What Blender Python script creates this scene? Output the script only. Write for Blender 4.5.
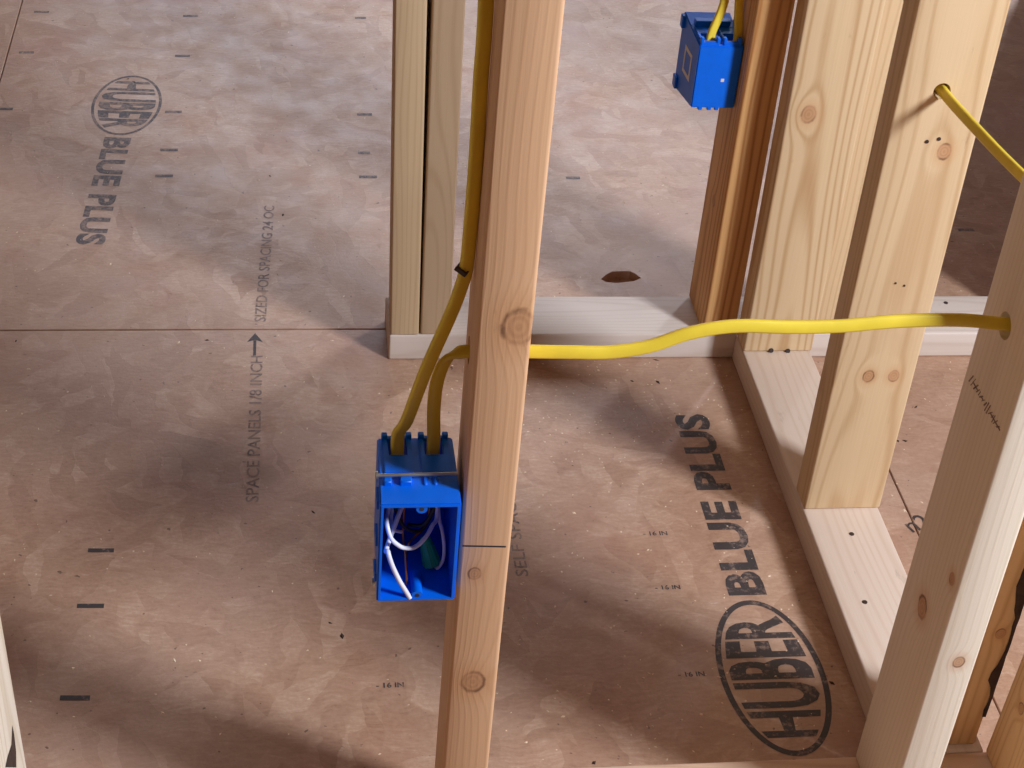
import bpy, bmesh, math, random
from mathutils import Vector, Matrix
random.seed(7)
for o in list(bpy.data.objects): bpy.data.objects.remove(o)
scene = bpy.context.scene
COL = scene.collection
S = 0.001                                    # everything below is written in millimetres

# ---------------------------------------------------------------- camera
F_PX = 1706.377
CAM = Vector((-134.96, -961.76, 1258.41))
def basis():
    pi, ya, ro = (math.radians(a) for a in (36.067, 9.543, 5.196))
    fw = Vector((math.sin(ya)*math.cos(pi), math.cos(ya)*math.cos(pi), -math.sin(pi)))
    r = Vector((math.cos(ya), -math.sin(ya), 0)); u = r.cross(fw)
    return math.cos(ro)*r + math.sin(ro)*u, -math.sin(ro)*r + math.cos(ro)*u, fw
CR, CU, CF = basis()
def U(px, py, axis=2, val=0.0):
    """photo pixel -> point (mm) on the plane axis = val"""
    d = CF + CR*((px-512)/F_PX) - CU*((py-384)/F_PX)
    return CAM + d*((val-CAM[axis])/d[axis])
cam = bpy.data.cameras.new('camera'); co = bpy.data.objects.new('camera', cam); COL.objects.link(co)
cam.sensor_width = 36; cam.lens = F_PX/1024*36; cam.clip_start = .02; cam.clip_end = 60
M = Matrix((CR, CU, -CF)).transposed().to_4x4(); M.translation = CAM*S
co.matrix_world = M; scene.camera = co

# ---------------------------------------------------------------- world, window light, exposure
scene.view_settings.view_transform = 'Standard'; scene.view_settings.look = 'None'
scene.view_settings.gamma = 1; scene.view_settings.use_curve_mapping = False
scene.view_settings.exposure = -0.15
w = bpy.data.worlds.new('world'); scene.world = w; w.use_nodes = True
bg = w.node_tree.nodes['Background']; bg.inputs[0].default_value = (1.0, .56, .34, 1); bg.inputs[1].default_value = .15
def window_light(name, loc, target, sx, sy, power, color):
    l = bpy.data.lights.new(name, 'AREA'); l.shape = 'RECTANGLE'; l.size = sx; l.size_y = sy
    l.energy = power; l.color = color
    o = bpy.data.objects.new(name, l); COL.objects.link(o); o.location = loc
    o.rotation_euler = (Vector(target)-Vector(loc)).to_track_quat('-Z', 'Y').to_euler()
window_light('window_light_front', (1.90, -1.0, 1.75), (.2, .4, .2), .42, .52, 104, (.86, .92, 1.0))
window_light('window_light_back', (2.05, 2.95, 1.65), (.0, .9, .1), .45, .6, 76, (.80, .88, 1.0))
window_light('window_light_far', (.35, 4.4, 1.55), (.2, .9, .2), 2.4, 1.3, 36, (.72, .83, 1.0))

# ---------------------------------------------------------------- helpers
def link(name, me, mat=None, parent=None, loc=(0, 0, 0)):
    o = bpy.data.objects.new(name, me); COL.objects.link(o)
    if mat: me.materials.append(mat)
    if parent is not None: o.parent = parent
    o.location = Vector(loc)*S
    return o
def empty(name, loc=(0, 0, 0)):
    o = bpy.data.objects.new(name, None); COL.objects.link(o); o.location = Vector(loc)*S
    o.empty_display_size = .02
    return o
def tag(o, label, cat, group=None, kind=None):
    o['label'] = label; o['category'] = cat
    if group: o['group'] = group
    if kind: o['kind'] = kind
    return o
def to_mesh(bm, name, smooth=None):
    bmesh.ops.recalc_face_normals(bm, faces=bm.faces)
    bmesh.ops.scale(bm, vec=(S, S, S), verts=bm.verts)
    me = bpy.data.meshes.new(name); bm.to_mesh(me); bm.free()
    if smooth is not None:
        me.polygons.foreach_set('use_smooth', [True]*len(me.polygons))
        me.set_sharp_from_angle(angle=math.radians(smooth))
    return me
def bbox(bm, lo, hi, bev=0, seg=3):
    r = bmesh.ops.create_cube(bm, size=1)
    vs = r['verts']
    for v in vs:
        v.co = Vector([(a+b)/2+(b-a)*c for a, b, c in zip(lo, hi, v.co)])
    if bev:
        es = list({e for v in vs for e in v.link_edges})
        bmesh.ops.bevel(bm, geom=es, offset=bev, segments=seg, affect='EDGES', profile=.5)
def box_mesh(name, lo, hi, bev=0, seg=3):
    bm = bmesh.new(); bbox(bm, lo, hi, bev, seg); return to_mesh(bm, name, 40 if bev else None)
def cyl(bm, a, b, r, n=16, r2=None):
    a, b = Vector(a), Vector(b); d = b-a
    m = Matrix.Translation((a+b)/2) @ d.to_track_quat('Z', 'Y').to_matrix().to_4x4()
    bmesh.ops.create_cone(bm, cap_ends=True, segments=n, radius1=r, radius2=r if r2 is None else r2, depth=d.length, matrix=m)
def carve(me, cutters):
    """subtract closed meshes from me and return the baked result"""
    tmp = bpy.data.objects.new('tmp', me); COL.objects.link(tmp); cs = []
    for c in cutters:
        co_ = bpy.data.objects.new('cut', c); COL.objects.link(co_); cs.append(co_)
        md = tmp.modifiers.new('b', 'BOOLEAN'); md.operation = 'DIFFERENCE'; md.solver = 'EXACT'; md.object = co_
    dg = bpy.context.evaluated_depsgraph_get(); dg.update()
    out = bpy.data.meshes.new_from_object(tmp.evaluated_get(dg))
    bpy.data.objects.remove(tmp)
    for c in cs: bpy.data.objects.remove(c)
    out.set_sharp_from_angle(angle=math.radians(40))
    return out
def cyl_mesh(a, b, r, n=20, sy=1.0):
    bm = bmesh.new(); cyl(bm, a, b, r, n)
    return to_mesh(bm, 'cut')
def spline(pts, sub=10):
    P = [Vector(p) for p in pts]; P = [2*P[0]-P[1]]+P+[2*P[-1]-P[-2]]; out = []
    for i in range(1, len(P)-2):
        for k in range(sub):
            t = k/sub; a, b, c, d = P[i-1:i+3]
            out.append(.5*((2*b)+(c-a)*t+(2*a-5*b+4*c-d)*t*t+(3*b-a-3*c+d)*t**3))
    out.append(P[-2]); return out
def sweep(name, pts, rw, rt, wide=(1, 0, 0), sub=10, n=12, raw=False):
    """tube with a flattened section: rw half width along 'wide', rt half thickness"""
    Q = [Vector(p) for p in pts] if raw else spline(pts, sub)
    bm = bmesh.new(); rings = []
    for i, p in enumerate(Q):
        t = (Q[min(i+1, len(Q)-1)]-Q[max(i-1, 0)]).normalized()
        wv = wide(i/(len(Q)-1)) if callable(wide) else wide
        a = Vector(wv); a = (a-t*a.dot(t)); a.normalize(); b = t.cross(a)
        ring = []
        for k in range(n):
            th = 2*math.pi*k/n; c_, s_ = math.cos(th), math.sin(th)
            e = .6 if rw > rt*1.2 else 1
            ring.append(bm.verts.new(p + a*rw*math.copysign(abs(c_)**e, c_) + b*rt*math.copysign(abs(s_)**e, s_)))
        rings.append(ring)
    for r0, r1 in zip(rings, rings[1:]):
        for k in range(n): bm.faces.new((r0[k], r0[(k+1) % n], r1[(k+1) % n], r1[k]))
    bm.faces.new(rings[0][::-1]); bm.faces.new(rings[-1])
    return to_mesh(bm, name, 60)

# ---------------------------------------------------------------- materials
class N:
    def __init__(s, name):
        s.m = bpy.data.materials.new(name); s.m.use_nodes = True; s.t = s.m.node_tree; s.b = s.t.nodes['Principled BSDF']
    def n(s, t, **k):
        x = s.t.nodes.new(t)
        for a, v in k.items(): setattr(x, a, v)
        return x
    def set(s, sock, v):
        if isinstance(v, bpy.types.NodeSocket): s.t.links.new(v, sock)
        else: sock.default_value = v
    def math(s, op, a, b=0.0, c=None, clamp=False):
        x = s.n('ShaderNodeMath', operation=op, use_clamp=clamp); s.set(x.inputs[0], a); s.set(x.inputs[1], b)
        if c is not None: s.set(x.inputs[2], c)
        return x.outputs[0]
    def vmath(s, op, a, b=(0, 0, 0)):
        x = s.n('ShaderNodeVectorMath', operation=op); s.set(x.inputs[0], a); s.set(x.inputs[1], b)
        return x.outputs['Value'] if op in ('LENGTH', 'DISTANCE', 'DOT_PRODUCT') else x.outputs[0]
    def mapping(s, v, scale=(1, 1, 1), rot=(0, 0, 0), loc=(0, 0, 0)):
        x = s.n('ShaderNodeMapping'); s.set(x.inputs[0], v); x.inputs['Scale'].default_value = scale
        x.inputs['Rotation'].default_value = rot; x.inputs['Location'].default_value = loc; return x.outputs[0]
    def noise(s, v, scale, detail=4, rough=.55, out='Fac'):
        x = s.n('ShaderNodeTexNoise'); s.set(x.inputs['Vector'], v); x.inputs['Scale'].default_value = scale
        x.inputs['Detail'].default_value = detail; x.inputs['Roughness'].default_value = rough; return x.outputs[out]
    def voronoi(s, v, scale, out='Color', rnd=1):
        x = s.n('ShaderNodeTexVoronoi'); s.set(x.inputs['Vector'], v); x.inputs['Scale'].default_value = scale
        x.inputs['Randomness'].default_value = rnd; return x.outputs[out]
    def ramp(s, f, stops):
        x = s.n('ShaderNodeValToRGB'); s.set(x.inputs[0], f); e = x.color_ramp.elements
        while len(e) < len(stops): e.new(.5)
        for q, (p, c) in zip(e, stops): q.position = p; q.color = (*c, 1)
        return x.outputs[0]
    def mix(s, f, a, b, mode='MIX'):
        x = s.n('ShaderNodeMix', data_type='RGBA', blend_type=mode); s.set(x.inputs[0], f)
        for i, v in ((6, a), (7, b)):
            if isinstance(v, tuple): v = (*v, 1) if len(v) == 3 else v
            s.set(x.inputs[i], v)
        return x.outputs[2]
    def rng(s, v, a, b, c=0.0, d=1.0):
        x = s.n('ShaderNodeMapRange'); s.set(x.inputs[0], v)
        for i, k in enumerate((a, b, c, d)): x.inputs[i+1].default_value = k
        return x.outputs[0]
    def bump(s, h, strength=.2, dist=.001):
        x = s.n('ShaderNodeBump'); x.inputs['Strength'].default_value = strength; x.inputs['Distance'].default_value = dist
        s.set(x.inputs['Height'], h); s.set(s.b.inputs['Normal'], x.outputs[0])
    def obj(s): return s.n('ShaderNodeTexCoord').outputs['Object']
def srgb(r, g, b):
    f = lambda c: (c/255/12.92) if c/255 <= .04045 else ((c/255+.055)/1.055)**2.4
    return (f(r), f(g), f(b))
def plain(name, col, rough=.5, metal=0.0, var=.15, scale=60):
    k = N(name); c = k.obj(); f = k.noise(c, scale, 3)
    dark = tuple(x*(1-var) for x in col); light = tuple(min(1, x*(1+var)) for x in col)
    k.set(k.b.inputs['Base Color'], k.ramp(f, [(.3, dark), (.7, light)]))
    k.b.inputs['Roughness'].default_value = rough; k.b.inputs['Metallic'].default_value = metal
    return k.m
def wood(name, light, dark, axis='z', knots=(), seed=0, ring=55, rings=.6, streak=.35, centre=(.02, -.06)):
    """sawn softwood: growth rings cut lengthways, fibre streaks, knots at (x,y,z,r) mm in object space"""
    k = N(name); c = k.obj()
    rot = {'z': (0, 0, 0), 'x': (0, -math.pi/2, 0), 'y': (math.pi/2, 0, 0)}[axis]
    v = k.mapping(c, rot=rot)                              # long axis on z
    off = k.mapping(v, loc=(seed*1.7, seed*.9, seed*2.3))
    warp = k.noise(k.mapping(off, scale=(9, 9, 1.3)), 1, 2, .5, 'Color')
    wv = k.vmath('MULTIPLY', k.vmath('SUBTRACT', warp, (.5, .5, .5)), (.055, .055, 0))
    gv = k.vmath('ADD', v, wv); kd = None
    for x, y, z, r in knots:
        d = k.vmath('LENGTH', k.vmath('MULTIPLY', k.vmath('SUBTRACT', c, (x*S, y*S, z*S)), (1, 1, .8) if axis == 'z' else (1, 1, 1)))
        d = k.math('DIVIDE', d, r*S)
        g = k.math('POWER', 2.718, k.math('MULTIPLY', k.math('MULTIPLY', d, d), -.22))
        gv = k.vmath('ADD', gv, k.vmath('MULTIPLY', k.n('ShaderNodeCombineXYZ').outputs[0], (0, 0, 0)))
        cx = k.n('ShaderNodeCombineXYZ'); k.set(cx.inputs[0], k.math('MULTIPLY', g, r*S*1.3)); k.set(cx.inputs[1], k.math('MULTIPLY', g, r*S*.9))
        gv = k.vmath('ADD', gv, cx.outputs[0])
        kd = d if kd is None else k.math('MINIMUM', kd, d)
    gv = k.vmath('MULTIPLY', k.vmath('ADD', gv, (centre[0], centre[1], 0)), (1, 1, .035))
    rad = k.math('MULTIPLY', k.vmath('LENGTH', gv), ring*3.6*2*math.pi)
    rg = k.math('POWER', k.math('MULTIPLY_ADD', k.math('SINE', rad), .5, .5), 3.5)
    fib = k.noise(k.mapping(off, scale=(420, 420, 7)), 1, 4, .6)
    big = k.noise(k.mapping(off, scale=(22, 22, 1.6)), 1, 3, .5)
    f = k.math('ADD', k.math('MULTIPLY', rg, rings*.85), k.math('MULTIPLY', k.math('SUBTRACT', fib, .5), streak*1.3))
    f = k.math('ADD', f, k.math('MULTIPLY', k.math('SUBTRACT', big, .5), streak*1.8), clamp=True)
    col = k.mix(f, light, dark)
    # scattered scuffs and dirt
    sc = k.rng(k.noise(k.mapping(off, scale=(60, 60, 18)), 1, 5, .65), .66, .78)
    col = k.mix(k.math('MULTIPLY', sc, .45), col, tuple(x*.45 for x in dark))
    if kd is not None:
        kr = k.math('MULTIPLY_ADD', k.math('SINE', k.math('MULTIPLY', kd, 15)), .5, .5)
        kn = k.noise(k.mapping(c, scale=(150, 150, 150)), 1, 3)
        kdd = k.math('ADD', kd, k.math('MULTIPLY', k.math('SUBTRACT', kn, .5), .35))
        kc = k.mix(k.math('MULTIPLY', kr, kn), srgb(190, 144, 106), srgb(156, 108, 76))
        rim = k.math('MULTIPLY', k.rng(kdd, .72, .95), k.rng(kdd, 1.18, .98))
        halo = k.math('MULTIPLY', k.rng(kdd, 2.4, .9), .38)
        col = k.mix(halo, col, srgb(196, 142, 92))
        col = k.mix(k.math('MULTIPLY', k.rng(kdd, 1.15, .9), .72), col, kc)
        col = k.mix(k.math('MULTIPLY', rim, k.rng(k.noise(k.mapping(c, scale=(60, 60, 60)), 1, 2), .42, .62, .0, .7)), col, srgb(84, 52, 36))
    k.set(k.b.inputs['Base Color'], col)
    k.set(k.b.inputs['Roughness'], k.rng(fib, .2, .8, .5, .72)); k.b.inputs['Specular IOR Level'].default_value = .3
    k.bump(k.math('ADD', fib, k.math('MULTIPLY', rg, .4)), .25, .0006)
    return k.m

def osb():
    k = N('oriented_strand_board'); c = k.obj()
    wp = k.vmath('MULTIPLY', k.vmath('SUBTRACT', k.noise(c, 9, 3, .6, 'Color'), (.5, .5, .5)), (.05, .05, 0))
    v = k.vmath('ADD', c, wp)
    layers = []
    for ang, sc, loc in ((.35, (11, 42, 1), (0, 0, 0)), (-.75, (12, 36, 1), (3, 1, 0)), (1.35, (10, 46, 1), (7, 5, 0))):
        vv = k.mapping(k.mapping(v, rot=(0, 0, ang)), scale=sc, loc=loc)
        layers.append(k.voronoi(vv, 1))
    sx = [k.n('ShaderNodeSeparateColor') for _ in layers]
    for s_, l in zip(sx, layers): k.set(s_.inputs[0], l)
    pick = k.noise(c, 14, 2)
    a = k.mix(k.rng(pick, .46, .52), sx[0].outputs[0], sx[1].outputs[0])
    a = k.mix(k.rng(k.noise(k.mapping(c, loc=(4, 4, 0)), 11, 2), .5, .56), a, sx[2].outputs[0])
    fib = k.noise(k.mapping(v, rot=(0, 0, .5), scale=(60, 260, 1)), 1, 4, .6)
    fib2 = k.noise(k.mapping(v, rot=(0, 0, 1.75), scale=(55, 230, 1)), 1, 4, .6)
    fib = k.mix(k.rng(k.noise(k.mapping(c, loc=(2, 8, 0)), 16, 3), .44, .56), fib, fib2)
    fine = k.noise(c, 240, 4, .7)
    f = k.math('ADD', k.math('MULTIPLY', a, .20), k.math('ADD', k.math('MULTIPLY', fib, .50), k.math('MULTIPLY', fine, .34)))
    col = k.ramp(f, [(.24, srgb(138, 100, 78)), (.42, srgb(166, 128, 104)), (.58, srgb(182, 146, 122)), (.78, srgb(206, 176, 154))])
    # big soft tonal drift: dusty grey areas and redder, cleaner areas
    dr = k.rng(k.noise(c, 3.1, 3, .55), .40, .62)
    col = k.mix(k.math('MULTIPLY', dr, .34), col, srgb(178, 152, 138))
    rd = k.rng(k.noise(k.mapping(c, loc=(9, 2, 0)), 5.5, 4, .6), .52, .70)
    col = k.mix(k.math('MULTIPLY', rd, .38), col, srgb(160, 112, 92))
    # pale scratches and dark specks
    scr = k.rng(k.noise(k.mapping(v, rot=(0, 0, -.4), scale=(26, 130, 1)), 1, 5, .7), .66, .74)
    col = k.mix(k.math('MULTIPLY', scr, .5), col, srgb(216, 200, 190))
    scr2 = k.rng(k.noise(k.mapping(v, rot=(0, 0, .9), scale=(22, 110, 1), loc=(5, 0, 0)), 1, 5, .7), .68, .75)
    col = k.mix(k.math('MULTIPLY', scr2, .40), col, srgb(112, 84, 74))
    dots = k.rng(k.noise(c, 110, 2, .5), .71, .75)
    col = k.mix(k.math('MULTIPLY', dots, .75), col, srgb(80, 56, 46))
    k.set(k.b.inputs['Base Color'], col)
    k.set(k.b.inputs['Roughness'], k.rng(k.noise(c, 17, 4, .6), .35, .7, .34, .55)); k.b.inputs['Specular IOR Level'].default_value = .55
    k.bump(k.math('ADD', a, k.math('MULTIPLY', fine, .7)), .35, .0009)
    return k.m
M_OSB = osb()
def print_ink(name, col, cover=.8):
    """worn ink: patches are rubbed down to the board colour"""
    k = N(name); c = k.obj()
    f = k.math('ADD', k.math('MULTIPLY', k.noise(c, 160, 4, .7), .6), k.math('MULTIPLY', k.noise(c, 30, 3, .6), .4))
    k.set(k.b.inputs['Base Color'], k.mix(k.rng(f, cover-.28, cover-.16), col, srgb(140, 116, 104)))
    k.b.inputs['Roughness'].default_value = .55
    return k.m
M_INK = print_ink('black_ink', srgb(58, 50, 50), .80)
M_INK2 = print_ink('faded_ink', srgb(78, 68, 70), .74)
M_INK3 = print_ink('rubbed_ink', srgb(92, 72, 66), .68)
M_BLUE = plain('blue_plastic', (.0, .13, .74), .4, 0, .06)
M_BLUE.node_tree.nodes['Principled BSDF'].inputs['Specular IOR Level'].default_value = .28
M_JACKET = plain('yellow_jacket', srgb(230, 204, 62), .42, 0, .08, 30)
M_WHITE = plain('white_insulation', srgb(228, 226, 236), .4, 0, .05)
M_BLACK = plain('black_insulation', srgb(24, 24, 28), .4, 0, .1)
M_COPPER = plain('bare_copper', srgb(196, 120, 88), .35, .9, .1)
M_GREEN = plain('green_plastic', srgb(10, 150, 110), .45, 0, .1)
M_STEEL = plain('bright_steel', srgb(180, 178, 176), .35, .9, .1)
M_DARKSTEEL = plain('dark_steel', srgb(62, 48, 44), .5, .3, .2)
M_BARK = plain('bark', srgb(58, 38, 28), .9, 0, .5, 90)
M_CHIP = plain('sawdust', srgb(226, 204, 178), .8, 0, .2, 300)
M_STICKER = plain('white_label', srgb(206, 204, 206), .6, 0, .05)
M_DARKPRINT = plain('dark_print', srgb(40, 40, 48), .6, 0, .1)

# ---------------------------------------------------------------- floor
floor = link('floor', box_mesh('floor', (-2900, -1700, -60), (3000, 4700, -22)), plain('joist_shade', srgb(60, 44, 34), .9))  # slab under the panels, coloured dark to stand for shade among the joists
floor['kind'] = 'structure'
def panel(x0, x1, y0, y1, holes=()):
    me = box_mesh('floor_panel', (x0+.75, y0+.75, -20), (x1-.75, y1-.75, 0), 1.0, 1)
    if holes: me = carve(me, holes)
    return link('floor_panel', me, M_OSB if not me.materials else None, floor)
def knot_hole():
    bm = bmesh.new(); pts = [U(*p) for p in ((601, 279), (607, 274), (612, 271.5), (630, 271), (636, 274), (641, 278), (634, 281), (618, 283), (606, 282))]
    a = [bm.verts.new((p.x, p.y, 30)) for p in pts]; b = [bm.verts.new((p.x, p.y, -12)) for p in pts]
    bm.faces.new(a); bm.faces.new(b[::-1])
    for i in range(len(a)): bm.faces.new((a[i], b[i], b[(i+1) % len(a)], a[(i+1) % len(a)]))
    return to_mesh(bm, 'cut')
for y0, y1, js in ((-1575, -355, (-2850, -570, 1870, 2950)), (-355, 864.5, (-2850, -1851, 589, 2950)),
                   (864.5, 2084, (-2850, -571, 1869, 2950)), (2084, 3304, (-2850, -1851, 589, 2950)), (3304, 4600, (-2850, -571, 1869, 2950))):
    for a, b in zip(js, js[1:]):
        panel(a, b, y0, y1, [knot_hole()] if (y0 == 864.5 and a < 300 < b) else ())

# printed marks on the boards
def text_bm(txt, height, bold=0.0, width=None, spacing=1.0):
    cu = bpy.data.curves.new('t', 'FONT'); cu.body = txt; cu.size = 1; cu.offset = bold; cu.space_character = spacing
    cu.resolution_u = 3
    o = bpy.data.objects.new('t', cu); COL.objects.link(o)
    dg = bpy.context.evaluated_depsgraph_get(); dg.update()
    me = bpy.data.meshes.new_from_object(o.evaluated_get(dg)); bpy.data.objects.remove(o)
    bm = bmesh.new(); bm.from_mesh(me); bpy.data.meshes.remove(me)
    xs = [v.co.x for v in bm.verts]; ys = [v.co.y for v in bm.verts]
    x0, x1, y0, y1 = min(xs), max(xs), min(ys), max(ys); k = height/(y1-y0)
    for v in bm.verts:
        v.co.x = (v.co.x-x0)*(width/(x1-x0) if width else k); v.co.y = (v.co.y-y0)*k
    return bm
def lay(bm, name, mat, origin, read, up, z=.25, parent=None):
    """put u,v text coordinates on the floor: origin is the lower left of the writing"""
    r = Vector((*read, 0)).normalized(); u_ = Vector((*up, 0)).normalized()
    for v in bm.verts: v.co = Vector((*origin, z)) + r*v.co.x + u_*v.co.y
    bmesh.ops.scale(bm, vec=(S, S, S), verts=bm.verts)
    me = bpy.data.meshes.new(name); bm.normal_update(); bm.to_mesh(me); bm.free()
    return link(name, me, mat, floor if parent is None else parent)
def oval_mark(cx, cy, a, b, read, up, mat, rim=7):
    # ring
    bm = bmesh.new(); n = 72; I = []; O = []
    for k in range(n):
        t = 2*math.pi*k/n
        O.append(bm.verts.new((a*math.cos(t), b*math.sin(t), 0))); I.append(bm.verts.new(((a-rim)*math.cos(t), (b-rim*.9)*math.sin(t), 0)))
    for k in range(n): bm.faces.new((O[k], O[(k+1) % n], I[(k+1) % n], I[k]))
    lay(bm, 'printed_oval', mat, (cx, cy), read, up)
    bm = text_bm('HUBER', 2, .03, (a-rim)*1.66)
    bmesh.ops.subdivide_edges(bm, edges=[e for e in bm.edges if e.calc_length() > 6], cuts=3)
    L = (a-rim)*1.66
    for v in bm.verts:
        u_ = v.co.x-L/2; h = (b-rim*.9)*math.sqrt(max(.05, 1-(u_/(a-rim))**2))*.90
        v.co.x = u_; v.co.y = (v.co.y-1)*h
    lay(bm, 'printed_lettering', mat, (cx, cy), read, up)
oval_mark(365, 234, 110, 56, (0, 1), (-1, 0), M_INK)
lay(text_bm('BLUE', 43, .042, 158, 1.05), 'printed_lettering', M_INK, (388, 352), (0, 1), (-1, 0))
lay(text_bm('PLUS', 43, .042, 146, 1.05), 'printed_lettering', M_INK, (388, 530), (0, 1), (-1, 0))
dr = (-.055, -1); du = (1, -.055)
oval_mark(-370, 1483, 100, 53, dr, du, M_INK2, 5)
lay(text_bm('BLUE', 40, .042, 146, 1.05), 'printed_lettering', M_INK2, (-396, 1376), dr, du)
lay(text_bm('PLUS', 40, .042, 136, 1.05), 'printed_lettering', M_INK2, (-405, 1206), dr, du)
lay(text_bm('SPACE PANELS 1/8 INCH', 15, .012, 284), 'printed_lettering', M_INK3, (-161, 522), (.012, 1), (-1, .012))
lay(text_bm('SIZED FOR SPACING 24 OC', 15, .012, 294), 'printed_lettering', M_INK3, (-154, 882), (.04, 1), (-1, .04))
lay(text_bm('SELF SPACING EDGE', 14, .012, 250), 'printed_lettering', M_INK3, (130, 390), (0, 1), (-1, 0))
bm = bmesh.new()
vs = [bm.verts.new(p) for p in ((0, -1.8, 0), (34, -1.8, 0), (34, 1.8, 0), (0, 1.8, 0))]; bm.faces.new(vs)
vs = [bm.verts.new(p) for p in ((30, -10, 0), (50, 0, 0), (30, 10, 0), (35, 0, 0))]; bm.faces.new((vs[0], vs[1], vs[3])); bm.faces.new((vs[1], vs[2], vs[3]))
lay(bm, 'printed_arrow', M_INK, (-168, 806), (.01, 1), (-1, .01))
def tick(px0, px1, py, t=5.0, mat=None):
    a, b = U(px0, py), U(px1, py); bm = bmesh.new()
    for x, y in ((a.x, a.y-t/2), (b.x, b.y-t/2), (b.x, b.y+t/2), (a.x, a.y+t/2)): bm.verts.new((x, y, .25))
    bm.verts.ensure_lookup_table(); bm.faces.new(bm.verts)
    bmesh.ops.scale(bm, vec=(S, S, S), verts=bm.verts)
    me = bpy.data.meshes.new('printed_tick'); bm.to_mesh(me); bm.free(); link('printed_tick', me, mat or M_INK, floor)
for a, b, y in ((88, 114, 550.5), (77, 104, 606), (60, 90, 698)): tick(a, b, y, 6.5)
for a, b, y in ((160, 178, 150), (155, 173, 176), (165, 182, 112), (0, 13, 109), (34, 49, 12), (19, 34, 52.5), (183, 198, 16), (355, 366, 18), (357, 372, 114.5), (358, 370, 153), (359, 377, 177), (175, 190, 56), (958, 974, 230), (566, 580, 178)):
    tick(a, b, y, 8, M_INK2)
for px, py in ((643, 534), (655, 588), (678, 675), (376, 686)):
    p = U(px, py); lay(text_bm('- 16 IN', 7, .02, 28), 'printed_lettering', M_INK, (p.x, p.y-3), (1, 0), (0, 1))
p = U(884, 529); lay(text_bm('n2', 24, .01, 30), 'marker_writing', M_INK, (583, 448), (.9, .35), (-.35, .9))

# ---------------------------------------------------------------- framing lumber
LEN = 2360
def lumber(name, size, loc, mat, label, cat, holes=(), bev=3.0, lean=(0, 0), rz=0, group=None):
    """board with eased edges; local origin at its low, front, left corner"""
    me = box_mesh(name, (0, 0, 0), size, bev, 3)
    if holes: me = carve(me, holes)
    o = link(name, me, None, None, loc)
    if len(me.materials): me.materials[0] = mat
    else: me.materials.append(mat)
    o.rotation_euler = (-lean[1], lean[0], rz)
    return tag(o, label, cat, group)
def nail_heads(parent, pts, r=2.6):
    for p, nrm in pts:
        bm = bmesh.new(); n = Vector(nrm); cyl(bm, Vector(p)-n*2, Vector(p)+n*.7, r, 10)
        link('nail_head', to_mesh(bm, 'nail_head', 40), M_DARKSTEEL, parent)
ORANGE = (srgb(216, 174, 136), srgb(190, 142, 102))
CREAM = (srgb(214, 186, 148), srgb(180, 140, 96))
PALE = (srgb(230, 218, 200), srgb(202, 182, 154))
TAN = (srgb(220, 182, 134), srgb(186, 138, 88))
SP = 'wall studs'
# near wall (its front plane is y = 0)
wm = wood('wood_near_plate', srgb(212, 180, 154), srgb(188, 150, 124), axis='x', seed=11)
near_plate = lumber('bottom_plate', (3300, 89, 38), (-1500, 0, 0), wm, 'long bottom plate under the stud with the open blue box', 'plate')
wm = wood('wood_centre', *ORANGE, seed=1, knots=((29, 0, 560, 12), (13, 0, 330, 5), (19, 0, 212, 9.5)), ring=60, rings=.26, streak=.5, centre=(.06, -.05))
centre = lumber('wall_stud', (38.5, 89, LEN), (-3, 0, 38), wm, 'orange-toned stud in the foreground with the open blue box', 'stud',
                [cyl_mesh((-20, 54, 501), (60, 54, 503), 11)], lean=(.003, 0), rz=math.radians(-3.2), group=SP)
bm = bmesh.new(); bbox(bm, (2, -.15, 357.5), (35, .3, 359)); link('pencil_line', to_mesh(bm, 'pencil_line'), M_DARKPRINT, centre)
wm = wood('wood_right_near', *PALE, seed=2, knots=((22, 0, 216, 5), (0, 46, 236, 9), (0, 12, 300, 5)), ring=44, rings=.28, centre=(.03, .05))
stud_c = lumber('wall_stud', (38, 89, LEN), (404.5, 0, 38), wm, 'pale stud at the right, in front, with cable entering its shaded side', 'stud',
                [cyl_mesh((-20, 48, 525), (60, 48, 527), 11)], lean=(.003, 0), group=SP)
wm = wood('wood_corner', *TAN, seed=3, knots=((0, 60, 90, 5),), ring=45)
stud_f = lumber('wall_stud', (38, 89, LEN), (534.5, 0, 38), wm, 'brown stud filling the lower right corner of the picture', 'stud',
                [cyl_mesh((-20, 48, 532), (60, 48, 534), 11)], lean=(.03, 0), group=SP)
wm = wood('wood_left_near', *PALE, seed=4, ring=50, rings=.7, streak=.5)
stud_g = lumber('wall_stud', (38, 89, LEN), (-398, 0, 38), wm, 'pale split stud at the lower left corner of the picture', 'stud', lean=(-.02, 0), group=SP)
bm = bmesh.new(); vs = [bm.verts.new((38.3, p.y, p.z-38)) for p in (U(*q, 0, -364) for q in ((3, 768), (13, 768), (13, 752), (11.5, 735), (10, 726), (9, 745), (5, 758)))]; bm.faces.new(vs)
link('split', to_mesh(bm, 'split'), M_BARK, stud_g)
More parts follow.
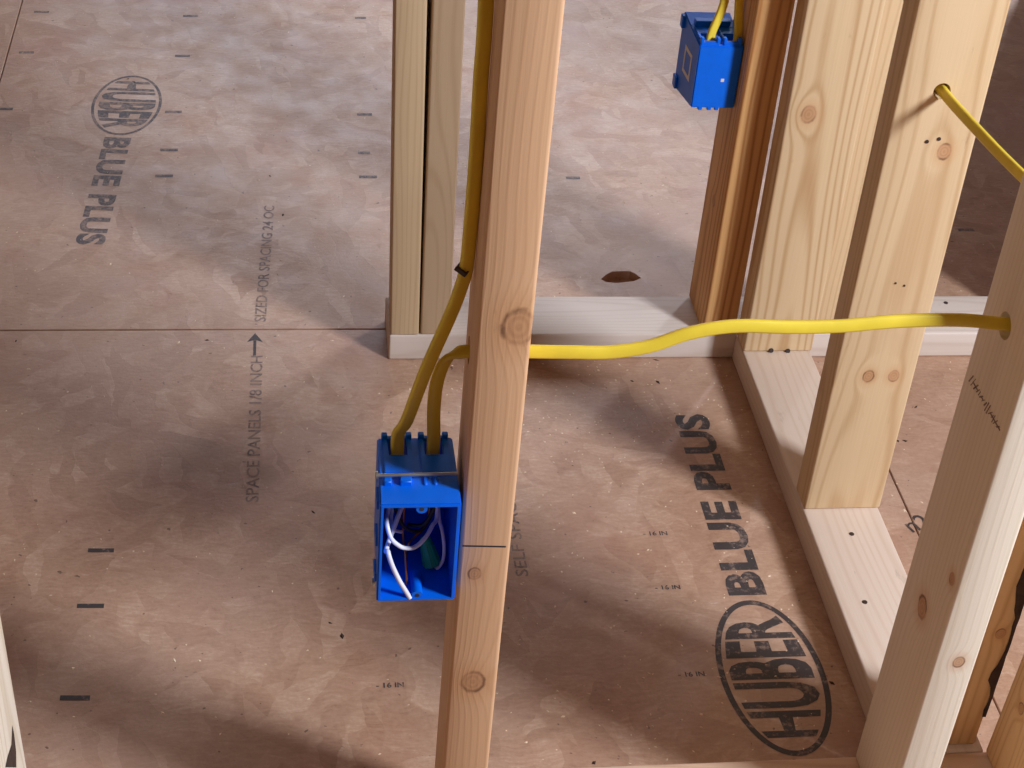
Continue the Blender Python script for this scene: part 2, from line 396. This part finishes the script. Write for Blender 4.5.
# right wall (its left face is x = 445.5)
wm = wood('wood_right_plate', srgb(214, 194, 178), srgb(192, 164, 140), axis='y', seed=5, ring=40, rings=.35)
plate_r = lumber('bottom_plate', (89, 706, 38), (445.5, 89.3, 0), wm, 'bottom plate of the right wall running away into the back corner', 'plate')
nail_heads(plate_r, [((45, 316, 38), (0, 0, 1)), ((29, 208, 38), (0, 0, 1))], 2.8)
wm = wood('wood_a', *CREAM, seed=6, knots=((26, 0, 336, 9),), ring=36, rings=.8, centre=(-.045, -.03))
stud_a = lumber('wall_stud', (90, 38, LEN), (446, 755, 38), wm, 'cream stud with flame grain and round knot, farthest in the right wall', 'stud',
                [cyl_mesh((44, -20, 606), (44, 60, 616), 10)], group=SP, lean=(-.003, 0))
nail_heads(stud_a, [((36, -1.2, 3), (0, -1, .3)), ((58, -1.2, 2), (0, -1, .3))], 3)
wm = wood('wood_b', *CREAM, seed=8, knots=((38, 0, 186, 6), (66, 0, 186, 6), (60, 0, 456, 7)), ring=42, rings=.55, centre=(-.05, -.05))
stud_b = lumber('wall_stud', (89, 38, LEN), (446.5, 447.6, 38), wm, 'cream stud with twin knots and a drilled cable hole, middle of the right wall', 'stud',
                [cyl_mesh((43, -20, 520), (43, 60, 522), 8.5)], group=SP, lean=(-.002, 0))
nail_heads(stud_b, [((40, 0, 467), (0, -1, 0)), ((51.5, 0, 470), (0, -1, 0))], 2)
nail_heads(stud_b, [((43, 0, 304), (0, -1, 0)), ((53, 0, 301), (0, -1, 0))], 1.2)
wm = wood('wood_e', *TAN, seed=9, knots=((70, 0, 150, 5),), ring=44)
stud_e = lumber('wall_stud', (82, 38, LEN), (445.5, 97, 38), wm, 'brown stud with bark edge, tucked behind the pale right stud', 'stud',
                [cyl_mesh((66, -20, 540), (66, 60, 545), 10)], group=SP)
bm = bmesh.new(); rnd = random.Random(3); prev = None
for i in range(26):
    z = 40+i*10; wdt = (2 if i < 5 else 5+5*math.sin(i*.45)) + rnd.random()*3
    a = [bm.verts.new(p) for p in ((82-wdt, -.6, z), (82.6, -.6-rnd.random(), z), (83, 6+rnd.random()*5, z))]
    if prev:
        for k in (0, 1): bm.faces.new((prev[k], prev[k+1], a[k+1], a[k]))
    prev = a
link('bark_edge', to_mesh(bm, 'bark_edge'), M_BARK, stud_e)['label'] = 'dark bark left along the edge'
# back wall (front plane y = 795.4)
wm = wood('wood_back_plate', srgb(214, 200, 190), srgb(184, 160, 144), axis='x', seed=12, ring=45, rings=.35)
plate_b = lumber('bottom_plate', (1900, 89, 38), (-.5, 795.4, 0), wm, 'pale bottom plate of the back wall under the double stud', 'plate')
nail_heads(plate_b, [((752, 71, 38), (0, 0, 1))], 3)
wm = wood('wood_post_a', srgb(198, 172, 138), srgb(172, 140, 104), seed=13, ring=60, rings=.4)
lumber('wall_stud', (35.5, 89, LEN), (1.0, 795.4, 38), wm, 'left stud of the double post at the end of the back wall', 'stud', lean=(-.020, 0), rz=math.radians(-2), bev=2.5, group=SP)
wm = wood('wood_post_b', srgb(192, 166, 136), srgb(166, 136, 104), seed=14, ring=60, rings=.4)
lumber('wall_stud', (36.5, 89, LEN), (39, 796, 38), wm, 'right stud of the double post at the end of the back wall', 'stud', lean=(-.012, 0), bev=2.5, group=SP)
wm = wood('wood_d', srgb(216, 168, 112), srgb(170, 112, 62), seed=15, knots=((0, 43, 172, 6),), ring=38, rings=.9, streak=.6)
stud_d = lumber('wall_stud', (44.5, 89, LEN), (400.5, 795.6, 38), wm, 'reddish stud carrying the far blue box', 'stud', bev=4.5, group=SP)

wm = wood('wood_h', *CREAM, seed=16, ring=40, rings=.5)
lumber('wall_stud', (38, 89, LEN), (537, 796, 38), wm, 'cream stud on the back plate, squeezed in beside the flame-grained stud', 'stud', group=SP)

# ---------------------------------------------------------------- unseen boards, added to keep light off the far right floor
wm = plain('blocker_board', srgb(150, 112, 86), .7, 0, .2, 30)
o = link('light_blocker_back', box_mesh('light_blocker_back', (860, 885.5, 0), (1900, 897, 2400)), wm); o['kind'] = 'structure'
o = link('light_blocker_right', box_mesh('light_blocker_right', (1290, 898, 0), (1302, 2000, 2400)), wm); o['kind'] = 'structure'

# ---------------------------------------------------------------- blue electrical boxes
def wedge(bm, a0, a1, b0, b1, ya, yb):
    """closed prism from rectangle (x,z) a0..a1 at y=ya to rectangle b0..b1 at y=yb"""
    A = [bm.verts.new((x, ya, z)) for x, z in ((a0[0], a0[1]), (a1[0], a0[1]), (a1[0], a1[1]), (a0[0], a1[1]))]
    B = [bm.verts.new((x, yb, z)) for x, z in ((b0[0], b0[1]), (b1[0], b0[1]), (b1[0], b1[1]), (b0[0], b1[1]))]
    fs = [bm.faces.new(A), bm.faces.new(B[::-1])]
    for i in range(4): fs.append(bm.faces.new((A[i], B[i], B[(i+1) % 4], A[(i+1) % 4])))
    return fs
def wmesh(*a, bev=0):
    bm = bmesh.new(); wedge(bm, *a)
    if bev: bmesh.ops.bevel(bm, geom=list(bm.edges), offset=bev, segments=2, affect='EDGES')
    return to_mesh(bm, 'w', 40)
def finish(me, mat):
    me.materials.clear(); me.materials.append(mat); return me
# box 1: local frame with the open front at y=0, right side against the stud at x=0, z=0 its underside
b1 = empty('electrical_box', (-4.5, -13, 352))
tag(b1, 'open blue plastic electrical box with wires inside, on the foreground stud', 'electrical box', 'blue electrical boxes')
sh = carve(wmesh((-60, 0), (0, 97), (-58, 2), (0, 95), 0, 82, bev=1.2),
           [wmesh((-57.2, 2.8), (-2.8, 94.2), (-55.5, 4.5), (-2.8, 92.5), -10, 79.5),
            box_mesh('c', (-50, 58, 80), (-34, 76, 120)), box_mesh('c', (-25, 58, 80), (-9, 76, 120))])
link('shell', finish(sh, M_BLUE), None, b1)
for x0, x1 in ((-55, -32), (-27, -4)):                       # cable clamp housings on top
    h = carve(wmesh((x0, 92), (x1, 97.6), (x0+.5, 91), (x1-.5, 98), 36, 81, bev=.8), [box_mesh('c', (x0+4, 57, 80), (x1-4, 77, 130))])
    hs = link('clamp_housing', finish(h, M_BLUE), None, b1)
    for x in (x0, x1-4.5):
        bm = bmesh.new(); bbox(bm, (x, 76, 96), (x+4.5, 81, 101.5), .7, 1); link('clamp_post', to_mesh(bm, 'clamp_post', 40), M_BLUE, hs)
    bm = bmesh.new(); bbox(bm, (x0+5, 55, 88), (x1-5, 57.5, 97), .4, 1); link('clamp_tab', to_mesh(bm, 'clamp_tab', 40), M_BLUE, hs)
for z, dz in ((91.6, 1), (5.4, -1)):                          # screw bosses
    bm = bmesh.new(); cyl(bm, (-29, 1.0, z), (-29, 26, z), 4.2, 18)
    o = link('screw_boss', to_mesh(bm, 'screw_boss', 40), M_BLUE, b1)
    bm = bmesh.new(); cyl(bm, (-29, .7, z), (-29, 1.6, z), 1.7, 12); link('screw_hole', to_mesh(bm, 'screw_hole'), M_DARKPRINT, o)
for x, w_ in ((-44, 9), (-56, 6), (-26.5, 3), (-19, 3)):              # nail sleeves on top
    bm = bmesh.new(); bbox(bm, (x, 22, 95), (x+w_, 33, 100.5 if w_ > 4 else 98), .8, 1)
    link('nail_sleeve', to_mesh(bm, 'nail_sleeve', 40), M_BLUE, b1)
bm = bmesh.new(); cyl(bm, (-60, 28, 101.8), (-.5, 30, 100.8), 1.5, 10); cyl(bm, (-62, 27.9, 101.8), (-60, 28, 101.8), 3.4, 12)
link('nail', to_mesh(bm, 'nail', 40), M_STEEL, b1)
bm = bmesh.new(); cyl(bm, (-60, 28, -4), (-.5, 30, -5), 1.5, 10); cyl(bm, (-62, 27.9, -4), (-60, 28, -4), 3.4, 12)
link('nail', to_mesh(bm, 'nail', 40), M_STEEL, b1)
for z in (14, 50, 86):
    bm = bmesh.new(); bbox(bm, (-61.5, 12, z-4), (-59, 30, z+4), .6, 1); link('depth_gauge_rib', to_mesh(bm, 'depth_gauge_rib', 40), M_BLUE, b1)

# box 2: seen from its closed back
b2 = empty('electrical_box', (400, 815, 350))
tag(b2, 'blue electrical box hanging high on the far reddish stud, seen from behind', 'electrical box', 'blue electrical boxes')
sh = carve(wmesh((-53, 0), (-.8, 79), (-57, -12), (-.8, 86), 0, 80, bev=1.2),
           [wmesh((-50.5, 2.5), (-3, 76.5), (-54.5, -9.5), (-3, 83.5), 2.5, 95),
            box_mesh('c', (-47, 7, 60), (-31, 24, 120)), box_mesh('c', (-22, 7, 60), (-6, 24, 120))])
link('shell', finish(sh, M_BLUE), None, b2)
for x0, x1 in ((-52, -29), (-25, -3)):
    h = carve(wmesh((x0+.5, 75), (x1-.5, 83), (x0, 75), (x1, 84), 2, 40, bev=.8), [box_mesh('c', (x0+4, 6, 60), (x1-4, 25, 130))])
    hs = link('clamp_housing', finish(h, M_BLUE), None, b2)
    for x in (x0, x1-4):
        bm = bmesh.new(); bbox(bm, (x, 1.5, 81), (x+4, 8, 88), .7, 1); link('clamp_post', to_mesh(bm, 'clamp_post', 40), M_BLUE, hs)
bm = bmesh.new(); bbox(bm, (-50, 44, 83), (-8, 54, 90), .8, 1); link('nail_sleeve', to_mesh(bm, 'nail_sleeve', 40), M_BLUE, b2)
for lo, hi in (((-59.5, 66, -9), (-56.2, 80, 6)), ((-60, 70, 68), (-56.2, 80, 84))):
    bm = bmesh.new(); bbox(bm, lo, hi, .8, 1); link('flange_ear', to_mesh(bm, 'flange_ear', 40), M_BLUE, b2)
for x0 in (-44, -33, -24):
    bm = bmesh.new(); bbox(bm, (x0, .5, -3.5), (x0+5, 14, 2), .6, 1); link('bottom_tab', to_mesh(bm, 'bottom_tab', 40), M_BLUE, b2)
bm = bmesh.new(); bbox(bm, (-22, -.3, 34), (-18, .2, 38)); link('moulded_mark', to_mesh(bm, 'moulded_mark'), M_STICKER, b2)
# white framed label on the shaded left side
def side_x(y): return -53-4*(y/80)
bm = bmesh.new()
outer = [(22, 22), (54, 22), (54, 56), (22, 56)]; inner = [(27, 27), (49, 27), (49, 51), (27, 51)]
O = [bm.verts.new((side_x(y)-.3, y, z)) for y, z in outer]; I = [bm.verts.new((side_x(y)-.3, y, z)) for y, z in inner]
for i in range(4): bm.faces.new((O[i], O[(i+1) % 4], I[(i+1) % 4], I[i]))
link('label_frame', to_mesh(bm, 'label_frame'), M_STICKER, b2)['label'] = 'white square outline label'

# ---------------------------------------------------------------- cables
def cable(name_label, jackets, group='yellow cables'):
    r = empty('electrical_cable', jackets[0][0][0]); tag(r, name_label, 'cable', group)
    off = Vector(jackets[0][0][0])
    for pts, wide in jackets:
        o = link('jacket', sweep('jacket', [Vector(p)-off for p in pts], 5.2, 2.9, wide), M_JACKET, r)
    return r, off
# 1: down the side of the foreground stud into the left clamp
box = Vector((-4.5, -13, 352))
top1 = box+Vector((-43, 67, 98)); top2 = box+Vector((-16, 67, 98))
p1 = [(-10, 46, 2300), (-10, 46, 1500), (-9, 46, 1000), U(486, 0, 1, 46), U(481, 75, 1, 48), U(476.5, 150, 1, 50), U(472, 210, 1, 51), U(466.5, 266, 1, 52), U(460, 290, 1, 53), U(450, 316, 1, 54), U(426, 370, 1, 53), U(407, 420, 1, 53),
      top1+Vector((0, 0, 12)), top1+Vector((0, -1, -12)), top1+Vector((0, -8, -20))]
c1, off1 = cable('yellow cable stapled down the foreground stud into the open blue box', [(p1, (1, .35, 0))])
# 2: from the right stud through the foreground stud into the right clamp
p2 = [(560, 48, 571), (488, 48, 570), (424, 48, 565), (404, 48, 565.5)] + [U(*q, 1, 47) for q in ((960, 320), (900, 321), (840, 326), (790, 327), (735, 326), (690, 333), (650, 346), (610, 352), (570, 352))] + \
     [(36, 50, 541), (10, 53, 539), (-6, 56, 536), (-15, 58, 526), (-20, 58, 508), (-21.5, 56, 485), top2+Vector((0, 0, 8)), top2+Vector((0, -1, -12)), top2+Vector((0, -8, -20))]
c2, off2 = cable('yellow cable crossing level from the right stud through the foreground stud to the open box', [(p2, lambda t: (0, .25, 1) if t < .66 else (.9, .3, .4+max(0, .3-(t-.66)*3)))])
# 3: through the right wall studs
p3 = [(495, 835, 682), (490, 793, 662), (490, 755, 645), (489, 640, 610), (489.5, 486, 564), (489.5, 447.6, 558.5), U(980, 133, 1, 365), U(1019, 173, 1, 285), (509, 135, 581), (511, 97, 578), (513, 60, 574)]
cable('yellow cable sloping through the drilled holes of the right wall studs', [(p3, (.2, .2, 1))])
# 4, 5: two leads rising from the far box
q4 = b2.location/S
for x, px, lab in ((-38, 722, 'left yellow cable rising from the far blue box'), (-6.5, 742, 'right yellow cable rising from the far blue box')):
    base = q4+Vector((x, 15, 72)); dx = 12 if x < -20 else -2
    cable(lab, [([base+Vector((0, 10, -20)), base, base+Vector((1, 1, 16)), base+Vector((dx, 8, 52)), base+Vector((dx*1.25, 16, 110)), base+Vector((dx*1.1, 22, 400)), base+Vector((dx, 22, 1900))], (1, .3, 0))])
# staple
st = empty('cable_staple', U(466, 270, 1, 52)); tag(st, 'small dark staple holding the cable on the foreground stud', 'staple')
bm = bmesh.new(); bbox(bm, (-7, -6, -2), (2.5, -3.8, 2), .5, 1); link('crown', to_mesh(bm, 'crown'), M_DARKSTEEL, st)
for x in (-7, 1):
    bm = bmesh.new(); bbox(bm, (x, -6, -1.6), (x+1.6, 8, 1.6), .4, 1); link('leg', to_mesh(bm, 'leg'), M_DARKSTEEL, st)
st.rotation_euler = (0, math.radians(25), math.radians(-28))

# wires inside the open box (box frame: x -57..-3, y 3..79, z 3..94)
def wire(parent, off, pts, mat, name, r=1.45):
    return link(name, sweep(name, [box+Vector(p)-off for p in pts], r, r, (.3, .5, .8), 8, 10), mat, parent)
# pixel helper on a plane inside the box
def I(px, py, y): v = U(px, py, 1, box.y+y)-box; return (v.x, y, v.z)
wire(c1, off1, [(-43, 58, 84), I(388, 512, 40), I(387, 524, 22), I(391, 538, 16), I(398, 545, 16), I(405, 548, 18), I(415, 547, 22), I(425, 538, 28), I(432, 526, 36), I(437, 514, 44), (-16, 56, 86)], M_WHITE, 'white_wire', 1.7)
wire(c1, off1, [(-41, 60, 84), I(392, 512, 48), I(392, 524, 40), I(394, 530, 36), I(402, 532, 44)], M_WHITE, 'white_wire', 1.4)
wire(c2, off2, [(-14, 58, 84), I(439, 516, 44), I(442, 530, 38), I(444, 545, 34), I(443, 560, 32), I(437, 568, 32), I(434, 560, 40)], M_WHITE, 'white_wire', 1.4)
wire(c2, off2, [(-30, 66, 70), I(388, 544, 20), I(388, 552, 9), I(392, 565, 5), I(399, 580, 3.5), I(405, 590, 2.5), I(410, 598, 1.5)], M_WHITE, 'white_wire', 1.9)
wire(c1, off1, [(-36, 60, 80), I(403, 530, 44), I(405, 552, 30), I(406, 570, 22), I(407, 590, 14)], M_COPPER, 'copper_wire', 1.0)
wire(c2, off2, [(-18, 62, 84), I(428, 520, 52), I(415, 536, 46), I(408, 545, 40), I(405, 560, 42)], M_COPPER, 'copper_wire', 1.0)
wire(c1, off1, [(-46, 60, 82), (-46, 50, 60), (-38, 44, 38), (-24, 48, 30), (-15, 52, 44)], M_BLACK, 'black_wire', 1.6)
wire(c2, off2, [(-20, 60, 82), (-14, 48, 60), (-22, 44, 40), (-34, 50, 34)], M_BLACK, 'black_wire', 1.6)
# green twist-on connector
g = empty('wire_connector', box+Vector((0, 0, 0))); tag(g, 'green twist-on wire connector inside the open blue box', 'connector')
a, b_ = Vector(I(425, 538, 40)), Vector(I(432, 564, 34))
bm = bmesh.new(); cyl(bm, a, b_, 4.2, 14, 6.8); link('cap', to_mesh(bm, 'cap', 40), M_GREEN, g)
ax = (b_-a).normalized(); sd = ax.cross(Vector((0, 1, 0))).normalized(); sd2 = ax.cross(sd)
for k in range(8):
    th = 2*math.pi*k/8; d = sd*math.cos(th)+sd2*math.sin(th)
    bm = bmesh.new(); cyl(bm, a+ax*5+d*4.6, b_+d*6.8, .7, 6); link('rib', to_mesh(bm, 'rib'), M_GREEN, g)
for dx in (-3, 2.5):
    bm = bmesh.new(); cyl(bm, b_+sd*dx, b_+ax*9+sd*(dx+1), 1.0, 8); link('wire_end', to_mesh(bm, 'wire_end', 40), M_COPPER, g)

# ---------------------------------------------------------------- small litter
# pencil scribble on the shaded side of the pale right stud
bm = bmesh.new(); rnd = random.Random(5); y = 79; z = 456
for i in range(15):
    y2 = y-rnd.uniform(2.5, 6.5); h = rnd.uniform(4, 11); w_ = rnd.uniform(1, 2)
    vs = [bm.verts.new(q) for q in ((-.15, y, z-h/2), (-.15, y-w_, z-h/2), (-.15, y2-w_, z+h/2), (-.15, y2, z+h/2))]; bm.faces.new(vs); y = y2
    if rnd.random() < .5:
        vs = [bm.verts.new(q) for q in ((-.15, y+3, z-.8), (-.15, y-3, z-.8), (-.15, y-3, z+.8), (-.15, y+3, z+.8))]; bm.faces.new(vs)
link('stamp_marks', to_mesh(bm, 'stamp_marks'), M_INK3, stud_c)['label'] = 'faint stamped marks'
# sawdust and chips nobody could count
bm = bmesh.new(); rnd = random.Random(11)
def chip(x, y, z, s, l):
    a = rnd.uniform(0, 6.28); c_, s_ = math.cos(a), math.sin(a); h = s*rnd.uniform(.3, .7)
    q = [bm.verts.new((x+c_*u_-s_*v_, y+s_*u_+c_*v_, z+w_)) for u_, v_, w_ in ((-l, 0, .05), (0, -s, .05), (l, rnd.uniform(-s, s), .05), (0, s, .05), (rnd.uniform(-l/2, l/2), 0, h))]
    for i in range(4): bm.faces.new((q[i], q[(i+1) % 4], q[4]))
    bm.faces.new(q[:4][::-1])
for _ in range(900):
    x, y = rnd.uniform(-650, 1100), rnd.uniform(95, 1900)
    if 790 < y < 890 and x > -10 or 440 < x < 540: continue
    big = rnd.random() < .1
    chip(x, y, 0, rnd.uniform(.6, 1.3)*(1.5 if big else 1), rnd.uniform(.8, 2.0)*(1.8 if big else 1))
for _ in range(160):
    x, y = rnd.uniform(60, 520), rnd.uniform(640, 790)
    if x > 440: continue
    chip(x, y, 0, rnd.uniform(.6, 1.4), rnd.uniform(.8, 2.4))
for _ in range(160):
    x, y = rnd.uniform(60, 430), rnd.uniform(110, 700); chip(x, y, 0, rnd.uniform(.6, 1.5), rnd.uniform(.8, 2.2))
n_pale = len(bm.faces); rnd = random.Random(21)
for px, py in ((916, 407), (905, 441), (898, 441), (658, 382), (632, 381), (656, 360), (330, 623), (342, 636), (313, 512), (207, 340), (16, 341), (283, 215), (270, 176), (128, 79), (134, 82), (832, 683), (594, 763)):
    p = U(px, py); chip(p.x, p.y, .1, rnd.uniform(1.2, 2.4), rnd.uniform(2.5, 5))
for i, f in enumerate(bm.faces): f.material_index = 0 if i < n_pale else 1
o = link('sawdust', to_mesh(bm, 'sawdust'), M_CHIP); o.data.materials.append(M_BARK)
tag(o, 'pale sawdust and a few dark bark bits scattered over the floor boards', 'sawdust', kind='stuff')
